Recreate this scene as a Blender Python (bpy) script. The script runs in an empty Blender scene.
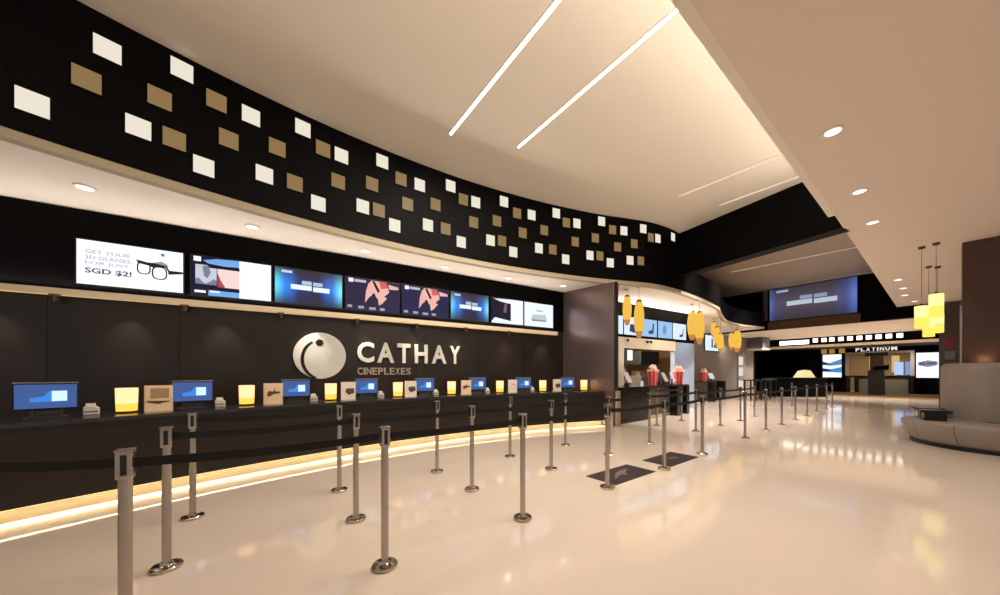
import bpy, bmesh, math, random
from mathutils import Vector, Matrix
random.seed(7)
COL = bpy.context.scene.collection
PI = math.pi
LC = (1,.91,.80)
sc = bpy.context.scene

# ------------------------------------------------------------------ materials
def lin(c):
    return tuple((v/255/12.92 if v/255 <= .04045 else ((v/255+.055)/1.055)**2.4) for v in c)

_m = {}
def pbr(name, col, rough=.5, metal=0., spec=.5, noise=0., nscale=8., bump=0., coat=0.):
    if name in _m: return _m[name]
    m = bpy.data.materials.new(name); m.use_nodes = True
    nt = m.node_tree; b = nt.nodes['Principled BSDF']
    c = lin(col)
    b.inputs['Base Color'].default_value = (*c, 1)
    b.inputs['Roughness'].default_value = rough
    b.inputs['Metallic'].default_value = metal
    b.inputs['Specular IOR Level'].default_value = spec
    b.inputs['Coat Weight'].default_value = coat
    if noise or bump:
        tc = nt.nodes.new('ShaderNodeTexCoord'); nz = nt.nodes.new('ShaderNodeTexNoise')
        nz.inputs['Scale'].default_value = nscale; nz.inputs['Detail'].default_value = 4
        nt.links.new(tc.outputs['Object'], nz.inputs['Vector'])
        if noise:
            r = nt.nodes.new('ShaderNodeValToRGB')
            r.color_ramp.elements[0].position = .3; r.color_ramp.elements[1].position = .7
            r.color_ramp.elements[0].color = (*[v*(1-noise) for v in c], 1)
            r.color_ramp.elements[1].color = (*[min(1, v*(1+noise)) for v in c], 1)
            nt.links.new(nz.outputs['Fac'], r.inputs['Fac']); nt.links.new(r.outputs['Color'], b.inputs['Base Color'])
        if bump:
            bp = nt.nodes.new('ShaderNodeBump'); bp.inputs['Strength'].default_value = bump; bp.inputs['Distance'].default_value = .01
            nt.links.new(nz.outputs['Fac'], bp.inputs['Height']); nt.links.new(bp.outputs['Normal'], b.inputs['Normal'])
    _m[name] = m
    return m

def emis(name, col, s=1.):
    if name in _m: return _m[name]
    m = bpy.data.materials.new(name); m.use_nodes = True
    b = m.node_tree.nodes['Principled BSDF']
    b.inputs['Base Color'].default_value = (.006, .006, .006, 1)
    b.inputs['Roughness'].default_value = .4; b.inputs['Specular IOR Level'].default_value = .1
    b.inputs['Emission Color'].default_value = (*lin(col), 1)
    b.inputs['Emission Strength'].default_value = s
    _m[name] = m
    return m

def screen_grad(name, stops, s=1., fall=.12):
    """a picture on a display: colours running across the width of the screen"""
    m = bpy.data.materials.new(name); m.use_nodes = True
    nt = m.node_tree; b = nt.nodes['Principled BSDF']
    b.inputs['Base Color'].default_value = (.01, .01, .01, 1); b.inputs['Roughness'].default_value = .25
    tc = nt.nodes.new('ShaderNodeTexCoord'); sp = nt.nodes.new('ShaderNodeSeparateXYZ')
    nt.links.new(tc.outputs['Generated'], sp.inputs[0])
    r = nt.nodes.new('ShaderNodeValToRGB'); e = r.color_ramp.elements
    e[0].position = stops[0][0]; e[0].color = (*lin(stops[0][1]), 1)
    e[1].position = stops[-1][0]; e[1].color = (*lin(stops[-1][1]), 1)
    for p, c in stops[1:-1]:
        k = e.new(p); k.color = (*lin(c), 1)
    r.color_ramp.interpolation = 'EASE'
    nt.links.new(sp.outputs['X'], r.inputs['Fac'])
    mp = nt.nodes.new('ShaderNodeMapRange'); mp.interpolation_type = 'SMOOTHSTEP'
    ma = nt.nodes.new('ShaderNodeMath'); ma.operation = 'SUBTRACT'; ma.inputs[1].default_value = .5
    mb = nt.nodes.new('ShaderNodeMath'); mb.operation = 'ABSOLUTE'
    nt.links.new(sp.outputs['Z'], ma.inputs[0]); nt.links.new(ma.outputs[0], mb.inputs[0])
    nt.links.new(mb.outputs[0], mp.inputs['Value'])
    mp.inputs['From Min'].default_value = 0; mp.inputs['From Max'].default_value = .55
    mp.inputs['To Min'].default_value = s; mp.inputs['To Max'].default_value = s*fall
    nt.links.new(r.outputs['Color'], b.inputs['Emission Color'])
    nt.links.new(mp.outputs['Result'], b.inputs['Emission Strength'])
    return m

M_floor = pbr('polished_floor', (216, 200, 184), .07, spec=.5, noise=.025, nscale=.7)
M_ceil = pbr('cream_ceiling', (238, 229, 216), .9)
M_ceil2 = pbr('greige_ceiling', (230, 215, 203), .9)
M_soff = pbr('soffit_plaster', (242, 231, 220), .9)
M_rim = pbr('cream_rim', (176, 162, 138), .7, spec=.2)
M_black = pbr('black_cladding', (8, 6, 7), .55, spec=.06, noise=.3, nscale=1.5)
M_blackg = pbr('black_gloss', (14, 12, 11), .25, spec=.3)
M_recess = pbr('dark_recess_ceiling', (156, 142, 128), .45)
M_brown = pbr('dark_brown_wall', (30, 21, 16), .38, spec=.5, noise=.15, nscale=2)
M_panel = pbr('counter_panel', (36, 29, 25), .38, spec=.3, noise=.15, nscale=3)
M_top = pbr('dark_stone_top', (44, 38, 34), .22, noise=.3, nscale=30)
M_plinth = pbr('taupe_plinth', (104, 94, 76), .7, spec=.2)
M_wing = pbr('smoked_panel', (132, 116, 114), .22, metal=.7)
M_steel = pbr('satin_steel', (176, 168, 160), .24, metal=1.)
M_steel2 = pbr('polished_steel', (190, 178, 165), .13, metal=1.)
M_slot = pbr('black_plastic', (14, 13, 14), .4)
M_belt = pbr('black_webbing', (12, 10, 10), .8)
M_dkgrey = pbr('dark_grey_plastic', (58, 55, 55), .45)
M_grey = pbr('grey_wall', (150, 141, 136), .6)
M_bluegrey = pbr('blue_grey_panel', (150, 162, 185), .4)
M_tan = pbr('tan_wall', (150, 122, 84), .7)
M_cream = pbr('cream_panel', (236, 226, 206), .6)
M_white = pbr('white_plastic', (225, 218, 212), .5)
M_silver = pbr('brushed_silver', (222, 218, 208), .35, metal=.25, noise=.06, nscale=3)
M_logo_black = pbr('logo_black', (16, 12, 10), .4)
M_mat = pbr('dark_mat', (46, 32, 32), .75, noise=.15, nscale=20)
M_matmark = pbr('mat_mark', (110, 92, 88), .7)
M_leather = pbr('taupe_leather', (142, 130, 121), .5, bump=.05, nscale=60)
M_wood = pbr('red_brown_veneer', (74, 52, 46), .3, noise=.15, nscale=2)
M_carpet = pbr('tan_carpet', (112, 84, 52), .95, noise=.2, nscale=12)
M_red = pbr('popcorn_red', (190, 26, 34), .5)
M_pop = pbr('popcorn', (240, 190, 170), .8, noise=.1, nscale=30)
M_brass = pbr('bronze_cap', (120, 84, 44), .4, metal=.6)
M_paper = pbr('printed_card', (242, 208, 168), .6)
M_paper2 = pbr('pale_card', (240, 226, 212), .6)
M_ink = pbr('brown_ink', (92, 66, 50), .7)
M_ink2 = pbr('light_ink', (168, 138, 112), .7)
E_sq = emis('white_square_glow', (250, 242, 222), .74)
E_tan = emis('amber_square_glow', (184, 150, 98), .46)
E_strip = emis('strip_glow', (255, 244, 220), 6.)
E_strip2 = emis('dim_strip_glow', (255, 232, 205), .85)
E_down = emis('downlight_glow', (255, 246, 230), 2.5)
E_led = emis('led_glow', (255, 216, 150), 1.5)
E_lampt = emis('lamp_upper_glow', (255, 200, 146), 1.4)
E_lampb = emis('lamp_lower_glow', (255, 192, 76), 1.25)
E_pent = emis('pendant_upper_glow', (253, 238, 160), 1.0)
E_penb = emis('pendant_lower_glow', (249, 228, 96), .98)
E_ban = emis('elongated_shade_glow', (244, 190, 76), .85)
E_ban2 = emis('elongated_shade_lower_glow', (206, 138, 72), .75)
E_white = emis('screen_white', (250, 248, 255), 1.)
E_black = emis('screen_black', (12, 14, 26), 1.)

# ------------------------------------------------------------------ mesh builder
class MB:
    def __init__(s): s.v = []; s.f = []
    def add(s, vs, fs):
        b = len(s.v); s.v += [tuple(v) for v in vs]; s.f += [tuple(b+i for i in f) for f in fs]; return s
    def box(s, x0, x1, y0, y1, z0, z1):
        return s.add([(x0,y0,z0),(x1,y0,z0),(x1,y1,z0),(x0,y1,z0),(x0,y0,z1),(x1,y0,z1),(x1,y1,z1),(x0,y1,z1)],
                     [(3,2,1,0),(4,5,6,7),(0,1,5,4),(1,2,6,5),(2,3,7,6),(3,0,4,7)])
    def prism(s, poly, z0, z1):
        n = len(poly)
        return s.add([(x,y,z0) for x,y in poly]+[(x,y,z1) for x,y in poly],
                     [tuple(range(n-1,-1,-1)), tuple(range(n,2*n))]+[(i,(i+1)%n,n+(i+1)%n,n+i) for i in range(n)])
    def xzprism(s, poly, y0, y1):
        n = len(poly)
        return s.add([(x,y0,z) for x,z in poly]+[(x,y1,z) for x,z in poly],
                     [tuple(range(n)), tuple(range(2*n-1,n-1,-1))]+[(i,n+i,n+(i+1)%n,(i+1)%n) for i in range(n)])
    def lathe(s, prof, seg=24, cx=0, cy=0, a0=0., a1=2*PI, sx=1., sy=1., caps=True):
        full = abs(a1-a0-2*PI) < 1e-6
        k = seg if full else seg+1
        vs = []; fs = []
        for i in range(k):
            a = a0+(a1-a0)*i/seg
            for r, z in prof: vs.append((cx+r*math.cos(a)*sx, cy+r*math.sin(a)*sy, z))
        n = len(prof)
        for i in range(seg):
            j = (i+1) % k
            for q in range(n-1):
                fs.append((i*n+q, j*n+q, j*n+q+1, i*n+q+1))
        if full and caps:
            if prof[0][0] > 1e-6: fs.append(tuple(i*n for i in range(k-1,-1,-1)))
            if prof[-1][0] > 1e-6: fs.append(tuple(i*n+n-1 for i in range(k)))
        elif not full:
            fs.append(tuple(range(n-1,-1,-1))); fs.append(tuple((k-1)*n+q for q in range(n)))
        return s.add(vs, fs)
    def strip(s, a, b, z0, z1):
        """closed solid between two polylines a, b (same length) from z0 to z1"""
        n = len(a)
        vs = [(x,y,z) for (x,y) in a for z in (z0,z1)]+[(x,y,z) for (x,y) in b for z in (z0,z1)]
        fs = []
        for i in range(n-1):
            p, q, r, t = 2*i, 2*i+2, 2*n+2*i, 2*n+2*i+2
            fs += [(p,q,q+1,p+1),(r,r+1,t+1,t),(p+1,q+1,t+1,r+1),(p,r,t,q)]
        fs += [(0,1,2*n+1,2*n),(2*n-2,4*n-2,4*n-1,2*n-1)]
        return s.add(vs, fs)
    def tube(s, p0, p1, r, seg=10):
        p0, p1 = Vector(p0), Vector(p1); d = (p1-p0).normalized()
        u = d.orthogonal().normalized(); w = d.cross(u)
        vs = [p+r*(math.cos(2*PI*i/seg)*u+math.sin(2*PI*i/seg)*w) for p in (p0,p1) for i in range(seg)]
        return s.add(vs, [tuple(range(seg-1,-1,-1)), tuple(range(seg,2*seg))]+[(i,(i+1)%seg,seg+(i+1)%seg,seg+i) for i in range(seg)])
    def build(s, name, mat, parent=None, bevel=0., smooth=False, loc=(0,0,0), rot=0.):
        me = bpy.data.meshes.new(name); me.from_pydata(s.v, [], s.f)
        bm = bmesh.new(); bm.from_mesh(me)
        bmesh.ops.remove_doubles(bm, verts=bm.verts, dist=1e-5)
        bmesh.ops.recalc_face_normals(bm, faces=bm.faces)
        bm.to_mesh(me); bm.free()
        me.materials.append(mat)
        if smooth:
            for p in me.polygons: p.use_smooth = True
        o = bpy.data.objects.new(name, me); COL.objects.link(o)
        o.location = loc; o.rotation_euler = (0,0,rot)
        if parent is not None: o.parent = parent
        if bevel:
            b = o.modifiers.new('bevel', 'BEVEL'); b.width = bevel; b.segments = 2; b.limit_method = 'ANGLE'
        if smooth and not bevel:
            es = o.modifiers.new('edges', 'EDGE_SPLIT'); es.split_angle = math.radians(40)
        return o

def tag(o, label, cat, group=None, kind=None):
    o['label'] = label; o['category'] = cat
    if group: o['group'] = group
    if kind: o['kind'] = kind
    return o
def thing(name, label, cat, loc=(0,0,0), rot=0., group=None):
    o = bpy.data.objects.new(name, None); COL.objects.link(o)
    o.empty_display_size = .1
    o.location = loc; o.rotation_euler = (0,0,rot)
    return tag(o, label, cat, group)
def struct(name, mb, mat, label=None, **k):
    o = mb.build(name, mat, **k); o['kind'] = 'structure'
    o['label'] = label or name; o['category'] = 'room'
    return o
def dup(root, loc, rot, label, group=None):
    r = root.copy(); COL.objects.link(r); r.location = loc; r.rotation_euler = (0,0,rot); r['label'] = label
    if group: r['group'] = group
    for ch in list(root.children):
        c = ch.copy(); COL.objects.link(c); c.parent = r
        for g in list(ch.children):
            d = g.copy(); COL.objects.link(d); d.parent = c
    return r
def light(name, kind, loc, power, col=(1,.86,.68), parent=None, direction=None, rz=0., **k):
    l = bpy.data.lights.new(name, kind); l.energy = power; l.color = col
    for a, v in k.items(): setattr(l, a, v)
    o = bpy.data.objects.new(name, l); COL.objects.link(o); o.location = loc
    if direction is not None:
        o.rotation_euler = Vector(direction).to_track_quat('-Z', 'Y').to_euler()
    else: o.rotation_euler = (0,0,rz)
    if parent is not None: o.parent = parent
    return o
def text_part(name, txt, mat, parent, box, y, depth=.01, bold=0.):
    """lettering fitted to box (x0,x1,z0,z1), standing on the plane y, front facing -y"""
    cu = bpy.data.curves.new('t', 'FONT'); cu.body = txt; cu.size = 1.; cu.extrude = .05; cu.offset = bold
    cu.resolution_u = 3
    o = bpy.data.objects.new('t', cu); COL.objects.link(o)
    dg = bpy.context.evaluated_depsgraph_get(); dg.update()
    me = bpy.data.meshes.new_from_object(o.evaluated_get(dg))
    bpy.data.objects.remove(o); bpy.data.curves.remove(cu)
    xs = [v.co.x for v in me.vertices]; ys = [v.co.y for v in me.vertices]; zs = [v.co.z for v in me.vertices]
    x0, x1, z0, z1 = box
    for v in me.vertices:
        x = x0+(v.co.x-min(xs))/(max(xs)-min(xs))*(x1-x0)
        z = z0+(v.co.y-min(ys))/(max(ys)-min(ys))*(z1-z0)
        d = (v.co.z-min(zs))/(max(zs)-min(zs))
        v.co = (x, y-d*depth, z)
    me.name = name; me.materials.clear(); me.materials.append(mat)
    p = bpy.data.objects.new(name, me); COL.objects.link(p)
    if parent is not None: p.parent = parent
    return p
ORD = ['first','second','third','fourth','fifth','sixth','seventh','eighth','ninth','tenth','eleventh','twelfth','thirteenth','fourteenth','fifteenth','sixteenth']

# ------------------------------------------------------------------ plan curves
def catmull(pts, n=8):
    P = [Vector(p) for p in pts]; P = [2*P[0]-P[1]]+P+[2*P[-1]-P[-2]]
    out = []
    for i in range(1, len(P)-2):
        a, b, c, d = P[i-1:i+3]
        for k in range(n):
            t = k/n
            out.append(.5*((2*b)+(c-a)*t+(2*a-5*b+4*c-d)*t*t+(3*b-a-3*c+d)*t**3))
    out.append(P[-2]); return out
def normals(c):
    out = []
    for i in range(len(c)):
        t = (c[min(i+1,len(c)-1)]-c[max(i-1,0)]).normalized(); out.append(Vector((-t.y, t.x)))
    return out
def off(c, d): return [p+n*d for p, n in zip(c, normals(c))]
def at_s(c, s):
    acc = 0
    for i in range(len(c)-1):
        d = (c[i+1]-c[i]).length
        if acc+d >= s or i == len(c)-2:
            k = (s-acc)/d; p = c[i].lerp(c[i+1], k); t = c[i+1]-c[i]
            return p, math.atan2(t.y, t.x)
        acc += d
COUNTER = catmull([(-5.71,.72),(-5.05,2.2),(-4.29,3.55),(-3.41,4.77),(-2.43,5.86),(-1.33,6.82),(-.13,7.65),(1.19,8.34),(2.45,8.84)])
BULK = catmull([(-6.42,1.35),(-5.52,2.78),(-4.51,4.09),(-3.4,5.26),(-2.17,6.3),(-.83,7.21),(.63,7.98),(2.19,8.62),(3.86,9.13),
                (5.0,9.82),(6.4,11.0),(7.7,12.25),(8.24,12.97),(9.03,14.07),(10.1,15.4),(11.6,16.6),(13.5,17.6)])
WA = math.radians(32.2); WD = Vector((math.cos(WA), math.sin(WA))); WN = Vector((-WD.y, WD.x)); W0 = Vector((-6.315, 4.85))
def wall(t, d=0.): return W0+WD*t-WN*d                     # d metres in front of the back wall
V1 = Vector((-.607, .794)); V2 = Vector((.794, .607))      # the two directions of the hall
EDGE0 = Vector((1.836, 2.93)); EDIR = (Vector((16.9,14.5))-EDGE0).normalized()
def edge(y): return EDGE0+EDIR*((y-EDGE0.y)/EDIR.y)
PA = math.atan2(-.794, .607)
def cross(P0): return lambda l, d=0.: Vector(P0)+Vector((.607,-.794))*l-Vector((.794,.607))*d
FP = cross((16.9,14.5)); PP = cross((22.5,18.4)); QP = cross((26.75,24.))
H_C, H_R, H_S, H_REC, H_F = 5.54, 4.29, 3.77, 5.95, 3.78

# ------------------------------------------------------------------ room shell
struct('floor', MB().prism([(-16,-7),(34,-7),(40,34),(-16,34)], -.1, 0), M_floor, 'polished cream floor')
struct('floor_carpet', MB().prism([PP(-9,.4),PP(3,.4),QP(6),QP(-9)], 0, .006), M_carpet, 'tan carpet beyond the film strip fascia')
bR = edge(6.62); bL = Vector((4.7,10.5))
bV = (bL-bR).normalized(); bN = Vector((bV.y,-bV.x))
if bN.y < 0: bN = -bN
struct('ceiling', MB().prism([edge(-4.5), bR, bL, (1.5,10.5), (-11,2.5), (-13,-4.5)], H_C, H_C+.1), M_ceil, 'high cream ceiling')
struct('ceiling_lower', MB().prism([edge(-7), FP(0), FP(6), (27,-7)], H_R, H_R+.1), M_ceil2, 'lower greige ceiling on the right')
struct('ceiling_recess', MB().prism([bR+bN*.3, edge(14.5), FP(-9.5), (8.0,20), (1.5,11)], H_REC, H_REC+.1), M_recess, 'dark glossy recess ceiling')
eN = Vector((EDIR.y,-EDIR.x))
struct('trim_1', MB().prism([edge(-4.5), bR, bR+eN*.1, edge(-4.5)+eN*.1], H_R+.02, H_C), M_ceil, 'upstand of the high ceiling')
struct('trim_2', MB().prism([bR, edge(14.5), edge(14.5)+eN*.1, bR+eN*.1], H_R+.02, H_REC), M_black, 'dark upstand of the recess')
struct('beam', MB().prism([bL+bV*.5, bR, bR+bN*.35, bL+bN*.35+bV*.5], H_R, H_REC), M_black, 'black beam across the hall')

nb = 9*8+1                                                   # up to the beam
struct('wall_bulkhead', MB().strip(BULK[:nb+2], off(BULK[:nb+2],.12), H_S+.1, H_C), M_black, 'curved black bulkhead')
struct('wall_drum', MB().strip(BULK[nb:], off(BULK[nb:],.12), H_S+.1, 4.6), M_black, 'rounded black drum end of the bulkhead')
struct('trim_3', MB().strip(off(BULK,.01), off(BULK,.13), H_S, H_S+.1), M_rim, 'cream rim under the bulkhead')
T1 = 16.3
W2 = Vector((9.5,18.2))
def to_wall(p):
    t = (p-W0).dot(WD)
    if t < T1-1.: return p-WN*((p-W0).dot(WN))
    return p-WN*((p-W2).dot(WN))
bo = off(BULK,.13)
ext = [Vector((-8.0,-1.2))]+bo
struct('ceiling_soffit', MB().strip(ext, [to_wall(p)+WN*.05 for p in ext], H_S+.01, H_S+.06), M_soff, 'pale soffit over the ticket counter')
struct('ceiling_drum', MB().strip(bo[nb-6:], [to_wall(p) for p in bo[nb-6:]], 4.5, 4.6), M_black, 'dark top of the drum')
def wallbox(t0, t1, d0, d1, z0, z1):
    return MB().prism([wall(t0,d0), wall(t1,d0), wall(t1,d1), wall(t0,d1)], z0, z1)
struct('wall_back', wallbox(-6,11.5,0,-.15,0,H_REC), M_brown, 'dark brown wall behind the ticket counter')
struct('wall_band', wallbox(-6,T1,.03,0,2.6,H_S), M_black, 'black band that carries the screens')
for k in range(9):
    t = -1.65+1.36*k
    struct('trim_%d'%(10+k), wallbox(t,t+.012,.006,0,0,2.5), M_logo_black, 'joint in the dark wall')
struct('wall_lintel', wallbox(11.5,T1,0,-.15,2.25,H_REC), M_black, 'wall above the kitchen hatch')
struct('trim_4', wallbox(11.4,14.98,.04,0,2.25,2.62), M_cream, 'cream lintel over the kitchen hatch')
struct('trim_5', wallbox(11.35,11.97,.05,-.15,0,2.6), M_cream, 'cream jamb of the kitchen hatch')
struct('wall_hatch', wallbox(14.95,T1,.03,-.15,0,2.6), M_bluegrey, 'blue grey panel beside the kitchen hatch')
struct('wall_kitchen', wallbox(10.4,16.6,-2.6,-2.75,0,3.0), M_tan, 'tan kitchen wall')
struct('wall_kitchen_side', wallbox(10.3,10.45,-.15,-2.6,0,3.0), M_tan, 'tan kitchen side wall')
struct('wall_kitchen_end', wallbox(16.45,16.6,-.15,-2.6,0,3.0), M_tan, 'tan kitchen end wall')
struct('ceiling_kitchen', wallbox(10.3,16.6,-.15,-2.7,2.75,2.85), M_cream, 'kitchen ceiling')
ws = wall(9.3); we = Vector((2.70,8.63)); wd = (we-ws).normalized(); wn = Vector((-wd.y,wd.x))
struct('wall_wing', MB().prism([ws, we, we+wn*.14, ws+wn*.14], 0, H_S), M_wing, 'smoked wing wall at the end of the counter', bevel=.012)
struct('trim_6', MB().prism([we+wd*.02-wn*.005, we+wd*.05-wn*.005, we+wd*.05+wn*.145, we+wd*.02+wn*.145], 0, H_S-.01), pbr('dark_edge',(40,34,32),.3), 'dark edge of the wing wall')
struct('trim_9', MB().prism([we+wd*.055-wn*.02, we+wd*.10-wn*.02, we+wd*.10+wn*.16, we+wd*.055+wn*.16], 0, .93), pbr('beige_post',(168,150,130),.5), 'beige end post of the counter')
struct('wall_step', MB().prism([wall(T1,-.15), W2+WN*.0, W2+WN*.15, wall(T1-.15,-.15)], 0, H_REC), M_grey, 'grey return wall')
w2e = W2+WD*8.45
struct('wall_concession', MB().prism([W2, w2e, w2e+WN*.2, W2+WN*.2], 0, H_REC), M_grey, 'grey wall behind the far concession counter')
struct('wall_dark', MB().prism([w2e, QP(-7.2), QP(-7.2)+Vector((-.2,.15)), w2e+Vector((-.2,.15))], 0, H_REC), M_black, 'dark wall')
struct('wall_left', MB().prism([wall(-3.6,0), (-9.6,-4.5), (-9.75,-4.5), wall(-3.75,0)], 0, H_C), M_brown, 'dark left wall')
struct('wall_fascia', MB().prism([FP(-10), FP(1.17), FP(1.17,-.35), FP(-10,-.35)], H_F, H_REC), M_black, 'dark fascia that carries the wide screen')
struct('trim_7', MB().prism([FP(-4.6,.02), FP(-1.1,.02), FP(-1.1), FP(-4.6)], H_F, H_F+.42), pbr('brown_gloss',(96,72,54),.25), 'brown band under the wide screen')
struct('wall_pier', MB().prism([FP(1.12), FP(7), FP(7,-.4), FP(1.12,-.4)], 0, H_R), pbr('taupe_wall',(78,66,62),.6), 'taupe wall beyond the pendants')
struct('ceiling_far', MB().prism([FP(-10,-.3), FP(2,-.3), PP(1.5), PP(-9)], H_F, H_F+.08), M_soff, 'cream ceiling before the film strip fascia')
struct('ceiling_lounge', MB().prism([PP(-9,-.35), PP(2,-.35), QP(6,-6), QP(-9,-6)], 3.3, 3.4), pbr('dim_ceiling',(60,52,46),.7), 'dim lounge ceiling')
struct('wall_right', MB().prism([Vector((10.05,7.38)), Vector((10.05,7.38))-V1*5, Vector((10.05,7.38))-V1*5+V2*.6, Vector((10.05,7.38))+V2*.6], 0, H_R), M_wood, 'red brown veneered wall beside the banquette', bevel=.01)
struct('trim_8', MB().prism([Vector((10.05,7.38))+V1*.03, Vector((10.05,7.38))+V1*.005, Vector((10.05,7.38))+V1*.005+V2*.08, Vector((10.05,7.38))+V1*.03+V2*.08], 1.3, 2.9), M_steel, 'steel edge strip')
# lounge facade (plane Q), with a wide opening
def qbox(l0,l1,d0,d1,z0,z1): return MB().prism([QP(l0,d0),QP(l1,d0),QP(l1,d1),QP(l0,d1)], z0, z1)
struct('wall_lounge', qbox(-9,-1.75,0,-.2,0,3.35), M_black, 'dark lounge wall left of the opening')
struct('wall_lounge_right', qbox(1.55,7,0,-.2,0,3.35), M_black, 'dark lounge wall right of the opening')
struct('wall_lounge_head', qbox(-1.75,1.55,0,-.2,3.02,3.35), M_black, 'dark lounge wall over the opening')
struct('wall_lounge_rear', qbox(-4,4,-4,-4.15,0,3.3), M_tan, 'tan rear wall of the lounge')

# ------------------------------------------------------------------ square lights in the bulkhead
SQ = """6.55 4.18 W;5.28 4.18 W;7.94 4.18 W;3.89 4.18 W;9.22 4.20 W;2.56 4.21 W;10.67 4.24 W;12.0 4.30 W;7.21 4.36 W;5.98 4.36 W;4.56 4.36 W;8.64 4.36 W;
6.26 4.38 T;7.59 4.38 T;3.30 4.38 W;4.95 4.39 T;9.91 4.40 W;8.93 4.40 T;3.61 4.40 T;12.6 4.42 W;10.3 4.43 T;11.39 4.43 W;12.94 4.44 T;11.69 4.45 T;5.58 4.66 T;6.8 4.66 T;
8.23 4.67 T;4.15 4.68 T;9.47 4.69 T;2.91 4.70 T;10.95 4.72 T;12.22 4.74 T;6.14 4.82 T;7.37 4.82 T;8.8 4.83 T;4.72 4.84 T;3.48 4.85 T;10.06 4.86 T;12.73 4.88 T;11.55 4.90 T;
6.67 5.10 T;7.99 5.10 T;7.04 5.11 W;5.35 5.11 T;13.28 5.12 T;5.63 5.12 W;9.32 5.12 T;8.28 5.12 W;4.02 5.14 T;13.55 5.14 W;4.4 5.15 W;3.06 5.15 W;9.71 5.16 W;10.69 5.16 T;12.07 5.18 T;12.41 5.19 W;11.0 5.19 W;
6.32 5.30 W;7.7 5.30 W;8.98 5.31 W;5.06 5.31 W;13.02 5.32 W;3.68 5.34 W;14.25 5.33 W;10.4 5.34 W;11.74 5.36 W"""
rows = [(4.0,4.33,'lowest row'),(4.33,4.55,'second row from the bottom'),(4.55,4.78,'third row from the bottom'),(4.78,5.0,'third row from the top'),(5.0,5.24,'second row from the top'),(5.24,5.6,'top row')]
sqs = [(float(a), float(b), k) for a, b, k in (x.split() for x in SQ.replace('\n','').split(';'))]
sq_proto = {}
for z0, z1, rn in rows:
    for kind, word in (('W','white'),('T','amber')):
        row = sorted([q for q in sqs if z0 <= q[1] < z1 and q[2] == kind])
        for i, (s, z, k) in enumerate(row):
            p, a = at_s(BULK, s)
            lab = '%s glowing square in the bulkhead\'s %s, %s %s one from left' % (word, rn, ORD[i], word)
            if k not in sq_proto:
                t = thing('square_wall_light', lab, 'wall light', (p.x,p.y,z), a, 'square lights on the bulkhead')
                fr = MB()
                for bx in ((-.118,.118,-.014,.03,-.13,-.118),(-.118,.118,-.014,.03,.118,.13),(-.118,-.106,-.014,.03,-.118,.118),(.106,.118,-.014,.03,-.118,.118)): fr.box(*bx)
                fr.build('frame', M_black, t)
                MB().box(-.106,.106,-.010,.03,-.118,.118).build('diffuser', E_sq if k == 'W' else E_tan, t)
                sq_proto[k] = t
            else: dup(sq_proto[k], (p.x,p.y,z), a, lab)

# ------------------------------------------------------------------ downlights and strips
def make_down(label, loc, group):
    t = thing('downlight', label, 'ceiling light', loc, 0, group)
    MB().lathe([(.075,0),(.075,-.012),(.10,-.010),(.105,0),(.075,0)], 24, caps=False).build('trim_ring', pbr('downlight_ring',(238,230,215),.5), t, smooth=True)
    MB().lathe([(0,-.009),(.0745,-.009),(.0745,-.002),(0,-.002)], 24).build('lens', E_down, t)
    return t
dl = None
pts = [(-5.48,4.28),(-4.2,5.42),(-2.83,6.48),(-1.46,7.45),(-.05,8.3),(1.45,9.05)]
for i, (x, y) in enumerate(pts):
    lab = 'round downlight in the soffit above the ticket counter, %s from the left' % ORD[i]
    dl = make_down(lab, (x,y,H_S+.005), 'soffit downlights') if dl is None else dup(dl, (x,y,H_S+.005), 0, lab)
    light('soffit_spot', 'SPOT', (x,y,H_S-.03), 8, LC, direction=(0,0,-1), spot_size=2.3, spot_blend=.8, shadow_soft_size=.07)
pts = [(3.88,3.99),(5.58,5.3),(6.97,6.38),(12.0,10.27),(13.35,11.27),(14.6,12.27),(16.2,13.3)]
for i, (x, y) in enumerate(pts):
    lab = 'round downlight in the lower ceiling, %s counted from the front' % ORD[i]
    dup(dl, (x,y,H_R-.003), 0, lab, 'lower ceiling downlights')
for i, (x, y) in enumerate(pts+[(2.2,2.7),(.5,1.4),(5,1.5),(9,4),(7,2.5),(12.5,8)]):  # extra positions are added spots out of view, without downlight fixtures
    light('ceiling_spot', 'SPOT', (x,y,H_R-.04), 26 if x < 3 else 62, LC, direction=(0,0,-1), spot_size=2.2, spot_blend=.9, shadow_soft_size=.08)
def strip_light(label, a, b, z, w, mat, group, power):
    a, b = Vector(a), Vector(b); L = (b-a).length; d = b-a; ang = math.atan2(d.y,d.x)
    t = thing('strip_light', label, 'ceiling light', ((a.x+b.x)/2,(a.y+b.y)/2,z), ang, group)
    m = MB(); m.box(-L/2-.012,L/2+.012,-w/2-.012,-w/2,-.012,-.001); m.box(-L/2-.012,L/2+.012,w/2,w/2+.012,-.012,-.001)
    m.box(-L/2-.012,-L/2,-w/2,w/2,-.012,-.001); m.box(L/2,L/2+.012,-w/2,w/2,-.012,-.001)
    m.build('housing', M_ceil, t)
    MB().box(-L/2,L/2,-w/2,w/2,-.009,-.001).build('diffuser', mat, t)
    if power:
        light('strip_lamp', 'AREA', ((a.x+b.x)/2,(a.y+b.y)/2,z-.03), power, LC, rz=ang, shape='RECTANGLE', size=L, size_y=w)
strip_light('long bright strip light in the high ceiling, the left one of the brightest pair', (-1.04,5.77), (1.2,2.83), H_C, .05, E_strip, 'strip lights in the high ceiling', 130)
strip_light('long bright strip light in the high ceiling, the right one of the brightest pair', (.147,6.1), (2.25,3.35), H_C, .05, E_strip, 'strip lights in the high ceiling', 130)
strip_light('faint strip light in the high ceiling, farther from the black beam', (3.98,7.78), (5.95,5.3), H_C, .05, E_strip2, 'strip lights in the high ceiling', 0)
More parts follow.
